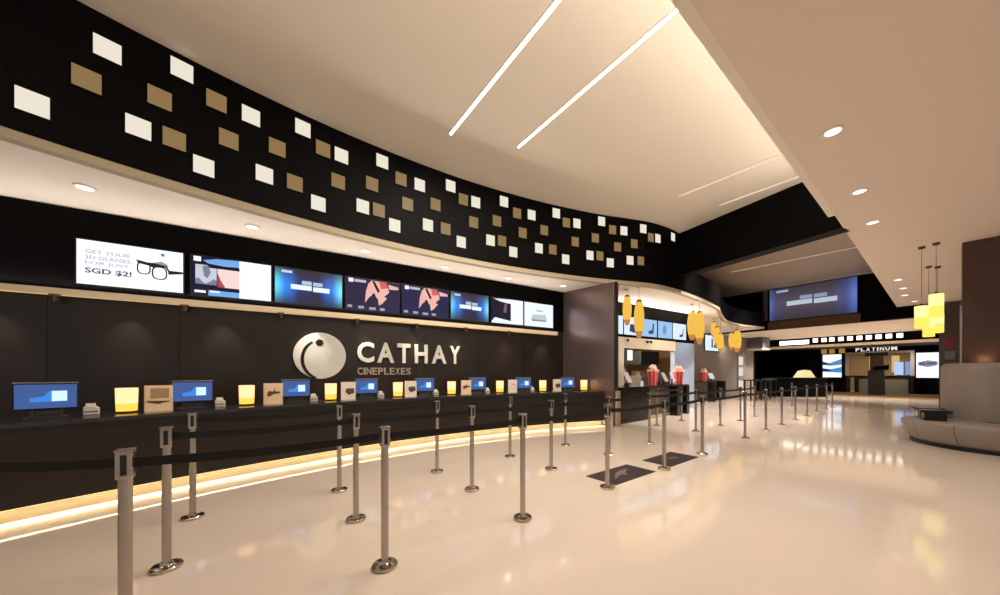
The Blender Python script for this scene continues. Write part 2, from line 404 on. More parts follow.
strip_light('faint strip light in the high ceiling, nearest the black beam', (5.18,8.19), (6.9,5.95), H_C, .05, E_strip2, 'strip lights in the high ceiling', 0)
strip_light('thin strip light in the dark recess, the nearer one to the beam', (9.96,14.9), (13.1,11.3), H_REC, .05, emis('recess_strip_glow',(255,238,214),.6), 'strip lights in the dark recess', 0)
strip_light('thin strip light in the dark recess, the one just above the wide screen', (14.3,17.4), (16.3,14.8), H_REC, .05, emis('recess_strip_dim',(255,238,214),.25), 'strip lights in the dark recess', 0)
# unseen cove added along the lower edge to brighten the high ceiling
ca, cb = edge(-3), edge(6.4); cm = (ca+cb)/2; cL = (cb-ca).length; cang = math.atan2(EDIR.y,EDIR.x)
cv = thing('added_cove_light', 'unseen cove light added on the upstand of the high ceiling', 'cove light', (cm.x,cm.y,H_R+.16), cang)
MB().box(-cL/2,cL/2,0,.16,0,.02).box(-cL/2,cL/2,.14,.16,.02,.09).build('trough', M_ceil, cv)
MB().box(-cL/2,cL/2,.04,.07,.02,.03).build('led_strip', E_led, cv)
light('added_cove_lamp', 'AREA', (0,.09,.12), 66, LC, parent=cv, shape='RECTANGLE', size=cL, size_y=.05).rotation_euler = (math.radians(180-30),0,0)

# ------------------------------------------------------------------ displays on the back wall
def quad(m, W, Hh, u0, u1, v0, v1, y):
    m.xzprism([((u0-.5)*W,v0*Hh),((u1-.5)*W,v0*Hh),((u1-.5)*W,v1*Hh),((u0-.5)*W,v1*Hh)], y, y+.002)
def poly(m, W, Hh, pts, y):
    m.xzprism([((u-.5)*W, v*Hh) for u, v in pts], y, y+.002)
def tv(label, loc, rot, W, Hh, smat, group, name='television', cat='television', bez=.02, depth=.035):
    t = thing(name, label, cat, loc, rot, group)
    b = MB().box(-W/2-bez,W/2+bez,-depth,0,-bez,Hh+bez)
    b.build('housing', M_blackg, t, bevel=.004)
    MB().box(-W/2,W/2,-depth-.004,-depth+.01,0,Hh).build('screen', smat, t)
    return t, -depth-.007
def gfx(t, mat, y, W, Hh, quads=(), polys=(), name='screen_graphic'):
    for q in quads:
        m = MB(); quad(m, W, Hh, *q, y); m.build(name, mat, t)
    for p in polys:
        m = MB(); poly(m, W, Hh, p, y); m.build(name, mat, t)
def ell(cx, cy, rx, ry, n=18, a0=0, a1=2*PI):
    return [(cx+rx*math.cos(a0+(a1-a0)*i/n), cy+ry*math.sin(a0+(a1-a0)*i/n)) for i in range(n)]
blue_stops = [(0,(90,215,255)),(.16,(20,120,225)),(.36,(10,30,105)),(.6,(8,16,70)),(.82,(18,100,205)),(1,(110,225,255))]
TVZ, TVH = 2.685, .645
tvs = [(.016,1.138),(1.234,2.30),(2.36,3.453),(3.52,4.57),(4.638,5.70),(5.765,6.77),(6.86,7.83),(7.88,8.871)]
tlab = ['wide screen showing black spectacles and a price on white','wide screen with two photographs beside a blank white half','blue glowing screen with white bars, third from the left of the wall',
        'dark screen with a pink figure, right of the blue one','dark screen with a pink figure, left of the smaller blue one','blue glowing screen with white bars, sixth from the left of the wall',
        'screen with a dark left half and a white right half','white screen with a small grey picture, last before the wing wall']
tvo = []
for i, ((a, b), l) in enumerate(zip(tvs, tlab)):
    W = b-a; p = wall((a+b)/2, .036)
    sm = [E_white, emis('screen_navy',(16,18,48),1.), screen_grad('blue_picture',blue_stops,1.), emis('screen_plum',(34,26,58),1.), emis('screen_indigo',(22,24,66),1.), screen_grad('blue_picture_small',blue_stops,.9), emis('screen_night',(22,20,40),1.), emis('screen_pale',(226,234,246),1.)][i]
    tvo.append((*tv(l, (p.x,p.y,TVZ), WA, W, TVH, sm, 'screens above the ticket counter'), W))
E_ink = emis('screen_ink', (28,28,36), 1.); E_inkg = emis('screen_grey_text', (178,182,196), 1.); E_inkd = emis('screen_dark_text', (84,88,112), 1.)
t, y, W = tvo[0]
for txt, x0, x1, z, h, m in (('GET YOUR',.07,.48,.70,.09,E_inkg),('3D GLASSES',.07,.48,.57,.09,E_inkg),('FOR JUST',.07,.47,.44,.09,E_inkg),('SGD $2!',.07,.49,.24,.14,E_inkd)):
    text_part('screen_text', txt, m, t, ((x0-.5)*W,(x1-.5)*W,z*TVH,(z+h)*TVH), y+.002, .002, .03)
def ring(m, W, cx, cy, rx, ry, th, y, n=24):
    o = [(cx+rx*math.copysign(abs(math.cos(2*PI*i/n))**.7,math.cos(2*PI*i/n)), cy+ry*math.copysign(abs(math.sin(2*PI*i/n))**.7,math.sin(2*PI*i/n))) for i in range(n)]
    q = [(cx+(rx-th)*math.copysign(abs(math.cos(2*PI*i/n))**.7,math.cos(2*PI*i/n)), cy+(ry-th*1.6)*math.copysign(abs(math.sin(2*PI*i/n))**.7,math.sin(2*PI*i/n))) for i in range(n)]
    for i in range(n):
        j = (i+1) % n
        poly(m, W, TVH, [o[i],o[j],q[j],q[i]], y)
for q in ((.605,.51,.068,.15,.014),(.76,.43,.078,.16,.015)):
    m = MB(); ring(m, W, *q, y); m.build('spectacle_rim', E_ink, t)
m = MB()
poly(m, W, TVH, [(.53,.70),(.55,.62),(.66,.58),(.69,.55),(.82,.58),(.845,.50),(.85,.42),(1.0,.47),(1.0,.52),(.86,.52),(.83,.62),(.70,.66),(.64,.66)], y-.0005)
m.build('screen_graphic', E_ink, t)
gfx(t, emis('screen_smoke',(140,142,152),1.), y+.0005, W, TVH, polys=[[(.68,.66),(.80,.62),(.845,.56),(.84,.66),(.78,.72)]])
gfx(t, emis('screen_teal',(70,130,160),1.), y, W, TVH, quads=[(.775,.81,.85,.92)])
t, y, W = tvo[1]
gfx(t, E_white, y, W, TVH, quads=[(.58,1,0,1),(.03,.115,.86,.98),(.04,.17,.06,.12),(.22,.34,.08,.14)])
gfx(t, emis('screen_sky',(110,160,220),1.), y, W, TVH, polys=[[(.14,.90),(.3,.97),(.58,1.0),(.58,.82),(.4,.80),(.2,.83)]], quads=[(.20,.58,.0,.14)])
gfx(t, E_black, y-.0005, W, TVH, quads=[(.2,.585,.72,.78),(.3,.585,.16,.2)])
gfx(t, emis('screen_photo_grey',(188,194,204),1.), y, W, TVH, quads=[(.05,.30,.28,.78)])
gfx(t, emis('screen_photo_dark',(112,120,138),1.), y-.0006, W, TVH, polys=[[(.13,.74),(.2,.78),(.23,.6),(.19,.44),(.15,.5)],[(.05,.28),(.05,.4),(.09,.44),(.13,.34),(.17,.3),(.22,.36),(.27,.44),(.30,.4),(.3,.28)]])
gfx(t, emis('screen_photo_warm',(232,204,200),1.), y, W, TVH, quads=[(.31,.585,.24,.74)])
gfx(t, emis('screen_photo_red',(160,66,78),1.), y-.0006, W, TVH, polys=[[(.31,.24),(.31,.6),(.35,.42),(.40,.26),(.40,.24)]])
def bars(t, y, W, Hh=TVH, dim=''):
    k = .55 if dim else 1.
    gfx(t, emis('screen_bar'+dim,(222,236,250),k), y, W, Hh, quads=[(.22,.525,.42,.56),(.545,.80,.40,.54)])
    gfx(t, emis('screen_bar_dim'+dim,(170,186,214),k), y, W, Hh, quads=[(.38,.525,.58,.69),(.545,.69,.57,.68)])
    gfx(t, emis('screen_bar_top'+dim,(190,200,224),k), y, W, Hh, quads=[(.09,.24,.87,.94)])
bars(*tvo[2]); bars(*tvo[5])
def figure(t, y, W):
    gfx(t, emis('screen_flesh',(226,170,160),1.), y, W, TVH, polys=[[(.36,.62),(.40,.86),(.46,.98),(.74,.98),(.80,.66),(.70,.50),(.56,.42),(.52,.56),(.42,.44),(.34,.24)],[(.78,.92),(.98,.86),(.98,.78),(.80,.76)],[(.58,.42),(.66,.52),(.76,.46),(.66,.26),(.60,.2)]])
    gfx(t, emis('screen_rose',(196,92,88),1.), y-.0006, W, TVH, polys=[[(.60,.98),(.74,.98),(.78,.80),(.64,.74)]])
    gfx(t, E_black, y-.0008, W, TVH, polys=[[(.47,.96),(.52,.97),(.62,.66),(.58,.60)],ell(.50,.52,.03,.05)])
    gfx(t, emis('screen_caption',(156,156,176),1.), y, W, TVH, quads=[(.03,.11,.06,.14),(.22,.32,.05,.13),(.42,.54,.04,.12),(.62,.71,.04,.12)])
    gfx(t, E_white, y, W, TVH, quads=[(.05,.13,.86,.98)]); gfx(t, E_inkg, y, W, TVH, quads=[(.15,.36,.88,.96)])
figure(*tvo[3]); figure(*tvo[4])
t, y, W = tvo[6]
gfx(t, emis('screen_lilac',(232,234,250),1.), y, W, TVH, quads=[(.60,1,0,1)], polys=[[(.06,.96),(.6,1),(.6,.82),(.3,.86)],[(.0,.05),(.1,.22),(.6,.12),(.6,0),(.0,0)]])
gfx(t, emis('screen_plum_light',(110,84,104),1.), y, W, TVH, polys=[[(.36,.44),(.40,.80),(.48,.80),(.46,.44)]])
t, y, W = tvo[7]
gfx(t, emis('screen_moss',(176,192,196),1.), y, W, TVH, polys=[[(.22,.28),(.28,.50),(.72,.54),(.78,.30)]])
gfx(t, emis('screen_moss_dark',(118,134,138),1.), y-.0006, W, TVH, polys=[[(.24,.30),(.76,.30),(.74,.24),(.26,.22)]], quads=[(.4,.62,.66,.7)])

# menu screens over the kitchen hatch
menus = [(10.95,11.89),(11.95,12.72),(12.78,13.755),(13.83,14.69),(14.75,15.633)]
E_menu = emis('menu_blue', (150,190,228), .95); E_menuw = emis('menu_white', (214,230,246), .95); E_menud = emis('menu_ink', (44,58,96), 1.)
E_menul = emis('menu_mid', (110,140,190), 1.)
shapes = [[[(.62,.2),(.7,.2),(.72,.8),(.64,.8)]], [[(.35,.2),(.75,.12),(.78,.62),(.4,.6)]], [[(.5,.15),(.78,.2),(.82,.8),(.74,.8),(.7,.4),(.5,.35)]], [ell(.45,.5,.14,.3)], [[(.5,.15),(.75,.2),(.82,.7),(.78,.7),(.7,.35),(.5,.3)]]]
for i, (a, b) in enumerate(menus):
    p = wall((a+b)/2, .036)
    t, y = tv('pale blue menu screen above the kitchen hatch, %s from the wing wall' % ORD[i], (p.x,p.y,TVZ+.02), WA, b-a, .61, [E_menuw,E_menuw,E_menu,E_menu,E_menuw][i], 'menu screens over the kitchen hatch', 'menu_screen', 'menu screen')
    gfx(t, E_menul if i == 3 else E_menud, y, b-a, .61, polys=shapes[i])
p = W2+WD*3.0-WN*.02
t, y = tv('menu screen on the far grey wall behind the hanging yellow lamps', (p.x,p.y,2.75), WA, 1.7, .9, E_menuw, None, 'menu_screen', 'menu screen', .05)
gfx(t, E_menud, y, 1.7, .9, quads=[(.4,.5,.2,.8),(.55,.8,.2,.4)])

# cream ledge under the screens with its little spotlights
lg = thing('wall_ledge', 'long cream lit ledge running under the row of screens', 'wall ledge', (*wall(0),0), WA)
MB().box(-5.5,9.0,-.14,0,2.49,2.58).build('shelf', pbr('ledge_cream',(236,218,184),.55), lg, bevel=.006)
MB().box(-5.5,9.0,-.115,-.10,2.481,2.49).build('led_strip', emis('ledge_led',(255,214,150),.8), lg)
light('soffit_fill', 'AREA', (1.7,-.10,2.60), 70, LC, parent=lg, shape='RECTANGLE', size=14, size_y=.04).rotation_euler = (PI+.35,0,0)  # unseen uplight added to lift the soffit
sp = None
for i, t0 in enumerate([-.16,1.17,2.45,3.72,4.93,6.13,7.35]):
    p = wall(t0,.13); lab = 'small dark spotlight under the cream ledge, %s from the left' % ORD[i]
    if sp is None:
        sp = thing('spotlight', lab, 'spotlight', (p.x,p.y,2.44), WA, 'spotlights under the ledge')
        MB().box(-.05,.05,-.03,.03,.02,.05).build('bracket', M_brass, sp, bevel=.004)
        MB().lathe([(0,-.05),(.026,-.05),(.032,-.03),(.032,.02),(0,.02)],14).build('lamp_head', pbr('spot_bronze',(82,58,36),.4), sp, smooth=True)
    else: dup(sp, (p.x,p.y,2.44), WA, lab)
for t0 in (-1.9,-.75,.52,1.61,2.9,3.9,4.9,5.9,7.3,8.5):
    p = wall(t0,.30)
    light('wall_washer', 'SPOT', (p.x,p.y,2.47), 34, LC, direction=(WN.x*.28,WN.y*.28,-1), spot_size=1.2, spot_blend=1., shadow_soft_size=.03)

# wall sign: disc emblem and lettering
sg = thing('wall_sign', 'silver disc emblem with raised lettering on the dark wall', 'sign', (*wall(0,0),0), WA)
em = MB().xzprism([(3.08+.447*math.cos(2*PI*i/64), 1.725+.447*math.sin(2*PI*i/64)) for i in range(64)], -.05, -.005).build('emblem_disc', M_silver, sg, bevel=.004)
outer = [(3.08+.37*math.cos(a)*1.0+.045, 1.725-.055+.385*math.sin(a)) for a in [math.radians(122+ (250-122)*i/20) for i in range(21)]]
inner = [(3.08+.335*math.cos(a)+.065, 1.725-.07+.375*math.sin(a)) for a in [math.radians(250-(250-122)*i/20) for i in range(21)]]
outer = [((x-.03*max(0,(i-8)/12)),z-.02*max(0,(i-10)/10)) for i,(x,z) in enumerate(outer)]
MB().xzprism(outer+inner, -.056, -.049).build('emblem_crescent', M_logo_black, em)
MB().xzprism([(3.065+.066*math.cos(2*PI*i/24), 1.975+.066*math.sin(2*PI*i/24)) for i in range(24)], -.056, -.049).build('emblem_dot', M_logo_black, em)
for ch, a, b in (('C',3.735,4.065),('A',4.125,4.475),('T',4.535,4.825),('H',4.92,5.215),('A',5.31,5.67),('Y',5.75,6.02)):
    text_part('letter', ch, M_silver, sg, (a,b,1.61,2.04), -.005, .035, .03)
xs = 3.745
for ch in 'CINEPLEXES':
    w = {'I':.035}.get(ch,.098)
    text_part('small_letter', ch, pbr('small_letter_silver',(176,160,140),.35,metal=.3), sg, (xs,xs+w,1.355,1.505), -.005, .02, .02); xs += w+.019

# ------------------------------------------------------------------ ticket counter
tc = thing('ticket_counter', 'long curved dark ticket counter with a pale lit plinth', 'counter')
Cc = COUNTER
def cut(c):
    out = []
    for p in c:
        d = (p-ws).dot(wn)
        out.append(p-wn*(d+.012) if d > -.012 else p)
    return out
MB().strip(cut(off(Cc,.02)), cut(off(Cc,.66)), 0, .14).build('plinth', M_plinth, tc)
MB().strip(cut(off(Cc,-.08)), cut(off(Cc,.70)), .14, .875).build('front_panel', M_panel, tc)
MB().strip(cut(off(Cc,-.12)), cut(off(Cc,.74)), .88, .92).build('countertop', M_top, tc)
MB().strip(off(Cc,-.085), off(Cc,-.06), .83, .88).build('shadow_groove', M_slot, tc)
MB().strip(off(Cc,-.07), off(Cc,-.02), .132, .141).build('led_strip', E_led, tc)
for i in range(0, len(Cc)-8, 8):
    p, q = Cc[i], Cc[i+4]
    for a, b in ((Cc[i],Cc[i+4]),(Cc[i+4],Cc[i+8])):
        mid = (a+b)/2; d = b-a; n = Vector((d.y,-d.x)).normalized()
        mid = mid+n*.045
        dirv = Vector((-n.x*.2,-n.y*.2,-1)).normalized()
        o = light('plinth_led_lamp', 'AREA', (mid.x,mid.y,.131), 6., (1,.82,.52), shape='RECTANGLE', size=d.length, size_y=.05)
        zax = -dirv; xax = Vector((d.x,d.y,0)).normalized(); yax = zax.cross(xax).normalized(); xax = yax.cross(zax)
        o.rotation_euler = Matrix((xax,yax,zax)).transposed().to_euler()
TOP = .92
def on_counter(s, d):
    p, a = at_s(COUNTER, s); n = Vector((-math.sin(a),math.cos(a))); return p+n*d, a
# customer displays
E_dis = emis('display_blue', (66,92,150), .9); E_dis2 = emis('display_pale', (206,232,252), 1.); E_dis3 = emis('display_azure', (60,130,215), 1.)
def lab_ord(i, n): return ORD[i]
mon = None
for i, s in enumerate([2.81,3.9,5.07,6.17,7.31,8.55,9.78,11.06]):
    p, a = on_counter(s, .34); rz = a+math.radians(-6 if i < 2 else -14)
    lab = 'blue display on the ticket counter, %s from the left' % ORD[i]
    if mon is None:
        mon = thing('counter_display', lab, 'monitor', (p.x,p.y,TOP), rz, 'displays on the ticket counter')
        MB().box(-.14,.14,-.06,.10,0,.015).build('base', M_dkgrey, mon, bevel=.004)
        st = MB().box(-.10,-.075,-.01,.02,.015,.13).box(.075,.10,-.01,.02,.015,.13).box(-.075,.075,.0,.03,.03,.12)
        st.build('stand', M_dkgrey, mon, bevel=.003)
        hd = MB().box(-.20,.20,-.02,.055,.085,.355); hd.build('housing', M_slot, mon, bevel=.008)
        MB().box(-.20,.20,-.012,.05,.355,.366).build('housing_top', pbr('pale_grey_plastic',(128,130,138),.5), mon)
        scn = MB().box(-.188,.188,-.024,-.015,.10,.342).build('screen', E_dis, mon)
        MB().xzprism([(-.10,.165),(.128,.165),(.128,.28),(.02,.28),(-.02,.22),(-.10,.205)],-.026,-.023).build('screen_graphic', E_dis3, scn)
        MB().box(.03,.125,-.0275,-.025,.17,.275).build('screen_highlight', E_dis2, scn)
    else: dup(mon, (p.x,p.y,TOP), rz, lab)
# table lamps
tl = None
for i, s in enumerate([3.34,4.45,5.57,6.74,7.9,9.11,10.31,11.54]):
    p, a = on_counter(s, .30)
    lab = 'glowing yellow table lamp, %s from the left on the ticket counter' % ORD[i]
    if tl is None:
        tl = thing('table_lamp', lab, 'lamp', (p.x,p.y,TOP), a, 'lamps on the ticket counter')
        MB().lathe([(0,0),(.07,0),(.072,.018),(0,.022)],24).build('base', M_slot, tl, smooth=True)
        sh = MB().lathe([(.087,.11),(.091,.288),(.085,.288),(.0,.282)],28).build('shade', E_lampt, tl, smooth=True)
        MB().lathe([(0,.028),(.084,.024),(.087,.11),(.0,.11)],28).build('shade_lower_glow', E_lampb, sh, smooth=True)  # glow gradient of the lit shade put into a flat lower tone
    else: dup(tl, (p.x,p.y,TOP), a, lab)
# poster stands
def poster(i, s):
    p, a = on_counter(s, .17)
    lab = 'clear card stand on the ticket counter, %s from the left' % ORD[i]
    t = thing('poster_stand', lab, 'poster', (p.x,p.y,TOP), a+math.radians(-3), 'cards on the ticket counter')
    MB().box(-.115,.115,-.05,.06,0,.006).build('foot', pbr('clear_acrylic',(205,200,195),.15), t)
    MB().xzprism([(-.12,.004),(.12,.004),(.12,.315),(-.12,.315)],-.006,.004).build('backing', pbr('acrylic_sheet',(214,200,180),.2), t)
    cd = MB().box(-.113,.113,-.009,-.006,.012,.308).build('card', (M_paper if i in (0,1,4) else M_paper2), t)
    if i == 0:
        MB().box(-.07,.085,-.011,-.009,.16,.28).build('printed_block', M_ink2, cd)
        MB().xzprism([(-.10,.135),(.09,.125),(.09,.115),(.03,.105),(.0,.09),(-.06,.105),(-.10,.12)],-.0115,-.009).build('printed_picture', M_ink, cd)
    elif i in (1,4):
        MB().xzprism([(-.075,.17),(-.06,.20),(.0,.19),(.01,.24),(.025,.19),(.085,.19),(.085,.165),(.0,.15),(-.05,.12),(-.075,.12)],-.0115,-.009).build('printed_picture', M_ink, cd)
    elif i == 5:
        MB().xzprism([(-.02,.22),(.07,.2),(.07,.19),(-.03,.2)],-.0115,-.009).build('printed_picture', M_ink2, cd)
    else:
        MB().xzprism([(-.04,.20),(.09,.205),(.095,.12),(.0,.09),(-.05,.14)],-.0115,-.009).build('printed_picture', M_ink, cd)
for i, s in enumerate([3.57,4.73,5.8,6.94,8.18,9.38,10.65]): poster(i, s)
# small printers beside the displays
pr = None
for i, s in enumerate([3.10,4.18,5.34,6.45,7.58,8.83,10.05]):
    p, a = on_counter(s, .40); lab = 'small pale receipt printer on the ticket counter, %s from the left' % ORD[i]
    if pr is None:
        pr = thing('receipt_printer', lab, 'printer', (p.x,p.y,TOP), a-.2, 'printers on the ticket counter')
        MB().xzprism([(-.055,0),(.055,0),(.055,.07),(.02,.10),(-.055,.09)],-.06,.06).build('body', M_white, pr, bevel=.008)
        MB().box(-.04,.03,-.03,.0,.09,.125).build('paper_slip', M_paper2, pr)
        MB().box(-.05,.05,-.063,-.058,.03,.04).build('slot', M_slot, pr)
    else: dup(pr, (p.x,p.y,TOP), a-.2, lab)

# ------------------------------------------------------------------ belt posts
rowC = [(-1.90,1.64),(-.89,2.36),(.12,3.14),(1.17,3.99),(2.21,4.76),(3.28,5.66),(4.99,7.05),(6.19,8.03),(7.3,8.92),(8.5,9.89),(9.66,10.8),(11.0,11.9),(12.3,12.9),(13.2,13.6)]
rowB = [(-2.42,2.34),(-1.445,3.115),(-.45,3.92),(.59,4.76),(1.67,5.6),(2.73,6.5),(4.41,7.88),(5.55,8.76),(6.72,9.68),(7.8,10.6),(11.8,13.9)]
rowA = [(-3.02,3.16),(-2.0,3.89),(-1.02,4.64),(0.,5.48),(1.06,6.36),(3.87,8.75),(5.0,9.68)]
nobelt = {('B',9),('A',4)}
post = None
RA = math.radians(37)
def make_post(label, loc, rz, group):
    t = thing('belt_post', label, 'stanchion', loc, rz, group)
    MB().lathe([(0,0),(.084,0),(.087,.004),(.087,.020),(.081,.027),(.045,.031),(.032,.036),(.028,.05),(0,.05)],28).build('base', M_steel2, t, smooth=True)
    MB().lathe([(0,.045),(.0255,.045),(.0255,.87),(0,.87)],24).build('tube', M_steel, t, smooth=True)
    h = MB().box(-.031,.031,-.031,.031,.855,.995).build('head', M_steel, t, bevel=.009)
    MB().box(-.033,.033,-.033,.033,.990,1.0).build('cap', pbr('cap_steel',(170,164,158),.25,metal=1.), h, bevel=.004)
    MB().box(-.011,.011,-.0335,-.02,.875,.975).build('slot', M_slot, h)
    MB().box(.02,.034,-.014,.014,.885,.975).build('belt_guide', M_slot, h)
    MB().box(-.034,-.02,-.014,.014,.885,.975).build('belt_guide', M_slot, h)
    return t
ZB = .93
def belt(t, p, q, rz):
    """webbing from post p to post q in the local frame of p's post"""
    d = Vector(q)-Vector(p); L = d.length; a = math.atan2(d.y,d.x)-rz
    c, s = math.cos(a), math.sin(a); n = 10; vs = []; fs = []
    for i in range(n+1):
        k = i/n; x = .034+(L-.072)*k; z = ZB-.02*4*k*(1-k)*min(1,L/1.5)
        for yy in (-.0015,.0015):
            for zz in (-.024,.024): vs.append((c*x-s*yy, s*x+c*yy, z+zz))
    for i in range(n):
        b = 4*i; e = b+4
        fs += [(b,e,e+1,b+1),(b+2,b+3,e+3,e+2),(b+1,e+1,e+3,b+3),(b,b+2,e+2,e)]
    fs += [(0,1,3,2),(4*n,4*n+2,4*n+3,4*n+1)]
    MB().add(vs,fs).build('belt', M_belt, t)
def far_word(i): return '%s from the left' % ORD[i]
for rn, desc, pts in (('C','outermost row, away from the counter',rowC),('B','middle row',rowB),('A','row nearest the counter',rowA)):
    for i, p in enumerate(pts):
        lab = 'steel belt post in the %s, %s' % (desc, far_word(i))
        if post is None: t = post = make_post(lab, (*p,0), RA, 'belt posts of the queue'); tmpl = [c for c in t.children]
        else:
            t = post.copy(); COL.objects.link(t); t.location = (*p,0); t['label'] = lab
            for ch in tmpl:
                c = ch.copy(); COL.objects.link(c); c.parent = t
                for g in list(ch.children):
                    d = g.copy(); COL.objects.link(d); d.parent = c
        if i+1 < len(pts) and (rn,i) not in nobelt: belt(t, p, pts[i+1], RA)
        if rn == 'C' and i == 0: belt(t, p, (-3.1,1.60), RA)
t = make_post('steel belt post past the left edge, ending the belt of the outermost row', (-3.13,1.60,0), RA, 'belt posts of the queue')

# floor mats
for k, (cx, cy, ang, lab) in enumerate([(1.53,4.55,37.5,'dark floor mat with a pale arrow mark, the nearer of two'),(2.6,5.36,38,'dark floor mat with a pale mark, the farther of two')]):
    t = thing('floor_mat', lab, 'mat', (cx,cy,0), math.radians(ang), 'mats in the queue')
    MB().box(-.47,.47,-.23,.23,0,.006).build('mat', M_mat, t)
    if k == 0: MB().prism([(-.30,-.10),(-.05,-.02),(.02,-.09),(.06,-.02),(.28,.10),(.10,.10),(-.06,.06)], .006, .0075).build('printed_mark', M_matmark, t)
    else: MB().prism([(-.05,-.02),(.12,-.08),(.18,.02),(.02,.08)], .006, .0075).build('printed_mark', pbr('mat_mark_dim',(78,62,66),.7), t)

# ------------------------------------------------------------------ concession counters and what stands on them
K1 = catmull([(2.98,9.1),(4.2,10.08),(5.4,11.1),(6.5,12.15)], 6); K2 = catmull([(9.6,16.2),(10.5,17.3),(12.0,18.9)], 6)
def counter(label, K, n0):
    t = thing('concession_counter', label, 'counter')
    m = len(K)
    MB().strip(off(K,.05), off(K,.7), 0, .1).build('plinth', M_cream, t)
    MB().strip(K, off(K,.7), .1, .96).build('front_panel', pbr('concession_front',(70,60,56),.35), t)
    MB().strip(off(K,-.04), off(K,.75), .96, 1.0).build('countertop', M_blackg, t)
    return t
k1 = counter('dark concession counter in front of the kitchen hatch', K1, 0)
MB().strip(off(K1[:7],-.05), off(K1[:7],.0), 0, .985).build('black_panel', M_blackg, k1)
for s in (3.12,3.95):
    p, a = at_s(K1, s); MB().box(-.12,.12,-.25,.0,0,.985).build('pillar', M_blackg, k1, loc=(p.x,p.y,0), rot=a)
k2 = counter('dark concession counter in front of the far grey wall', K2, 0)
for s in (.6,2.6,3.1):
    p, a = at_s(K2, s); MB().box(-.22,.22,-.3,.0,0,.985).build('pillar', M_blackg, k2, loc=(p.x,p.y,0), rot=a)
def popcorn(label, p, rz):
    t = thing('popcorn_tub', label, 'popcorn', (*p,1.0), rz, 'giant popcorn tubs')
    def ringp(z): return .13+.045*z/.5
    m = MB(); n = 16
    red = MB(); wht = MB()
    for i in range(n):
        a0, a1 = 2*PI*i/n, 2*PI*(i+1)/n; (red if i % 2 else wht).add(
            [(.13*math.cos(a0),.13*math.sin(a0),.0),(.13*math.cos(a1),.13*math.sin(a1),.0),(.175*math.cos(a1),.175*math.sin(a1),.45),(.175*math.cos(a0),.175*math.sin(a0),.45),
             (.12*math.cos(a0),.12*math.sin(a0),.0),(.12*math.cos(a1),.12*math.sin(a1),.0),(.165*math.cos(a1),.165*math.sin(a1),.45),(.165*math.cos(a0),.165*math.sin(a0),.45)],
            [(0,1,2,3),(7,6,5,4),(0,4,5,1),(3,2,6,7),(0,3,7,4),(1,5,6,2)])
    red.build('tub', M_red, t); wht.build('tub_stripes', pbr('stripe_pink',(214,120,112),.5), t)
    rnd = random.Random(5); pc = MB()
    for i in range(46):
        r = .16*math.sqrt(rnd.random()); a = rnd.random()*2*PI; z = .44+.22*(1-(r/.17)**2)*rnd.random()+.02
        R = rnd.uniform(.03,.05); pc.lathe([(0,-R),(R*.8,-R*.6),(R,0),(R*.7,R*.7),(0,R)], 7, r*math.cos(a), r*math.sin(a))
        k = 7*5
        pc.v[-k:] = [(x,y,zz+z) for x,y,zz in pc.v[-k:]]
    o = pc.build('popcorn', M_pop, t, smooth=True); o['kind'] = 'stuff'
    return t
pt = popcorn('giant red popcorn tub on the near concession counter, in front of the hatch', (4.62,10.75), 0)
dup(pt, (6.15,12.12,1.0), .3, 'giant red popcorn tub at the far end of the near concession counter')
dup(pt, (10.2,17.5,1.0), .7, 'giant red popcorn tub on the far concession counter')
def till(label, p, rz, mat):
    t = thing('till_screen', label, 'till', (*p,1.0), rz, 'tills on the concession counters')
    MB().box(-.12,.12,-.08,.1,0,.03).build('base', M_slot, t, bevel=.004)
    MB().box(-.04,.04,-.02,.03,.03,.2).build('neck', M_slot, t)
    MB().add([(-.17,-.10,.12),(.17,-.10,.12),(.17,-.07,.12),(-.17,-.07,.12),(-.17,.05,.42),(.17,.05,.42),(.17,.08,.42),(-.17,.08,.42)],[(3,2,1,0),(4,5,6,7),(0,1,5,4),(1,2,6,5),(2,3,7,6),(3,0,4,7)]).build('display', mat, t)
    return t
till('pale tilted till screen nearest the wing wall', (3.45,9.75), .9, emis('till_pale',(196,176,160),.8))
till('pale tilted till screen between the two near popcorn tubs', (5.25,11.3), .9, emis('till_pink',(200,180,172),.8))
till('dark tilted till screen beside the near popcorn tub', (5.0,11.15), .5, M_slot)
till('white till screen left of the second popcorn tub', (5.75,11.78), 1.0, emis('till_white',(206,212,222),.85))
till('white till screen beside the far popcorn tub', (10.75,17.75), .4, emis('till_far',(210,214,222),.85))
t = thing('menu_card', 'small white card standing on the near concession counter', 'card', (4.05,10.2,1.0), .6)
MB().xzprism([(-.07,0),(.07,0),(.07,.16),(-.07,.16)],-.003,.003).build('card', M_white, t)
MB().box(-.07,.07,-.03,.03,0,.006).build('foot', M_white, t)
# vertical poster blocks on far grey wall
p = W2+WD*6.5
t = thing('notice_panel', 'tall narrow panel of white notices on the far grey wall', 'notice', (p.x-WN.x*.02,p.y-WN.y*.02,0), WA)
MB().box(-.35,.35,-.03,.0,.3,2.7).build('backing', M_grey, t)
for z in (.4,1.25,1.95): MB().box(-.28,.28,-.04,-.03,z,z+.55).build('notice', emis('notice_white',(228,224,220),.8), t)
# boxed-out cabinet at the end of the grey wall
p = w2e-WD*.4
t = thing('wall_cabinet', 'grey boxed cabinet high at the end of the far grey wall', 'cabinet', (p.x,p.y,0), WA)
MB().box(-.6,.5,-.9,0,3.05,3.76).build('body', pbr('slate_box',(92,92,98),.5), t, bevel=.01)
MB().box(-.62,.52,-.92,0,2.95,3.05).build('underside', M_cream, t)
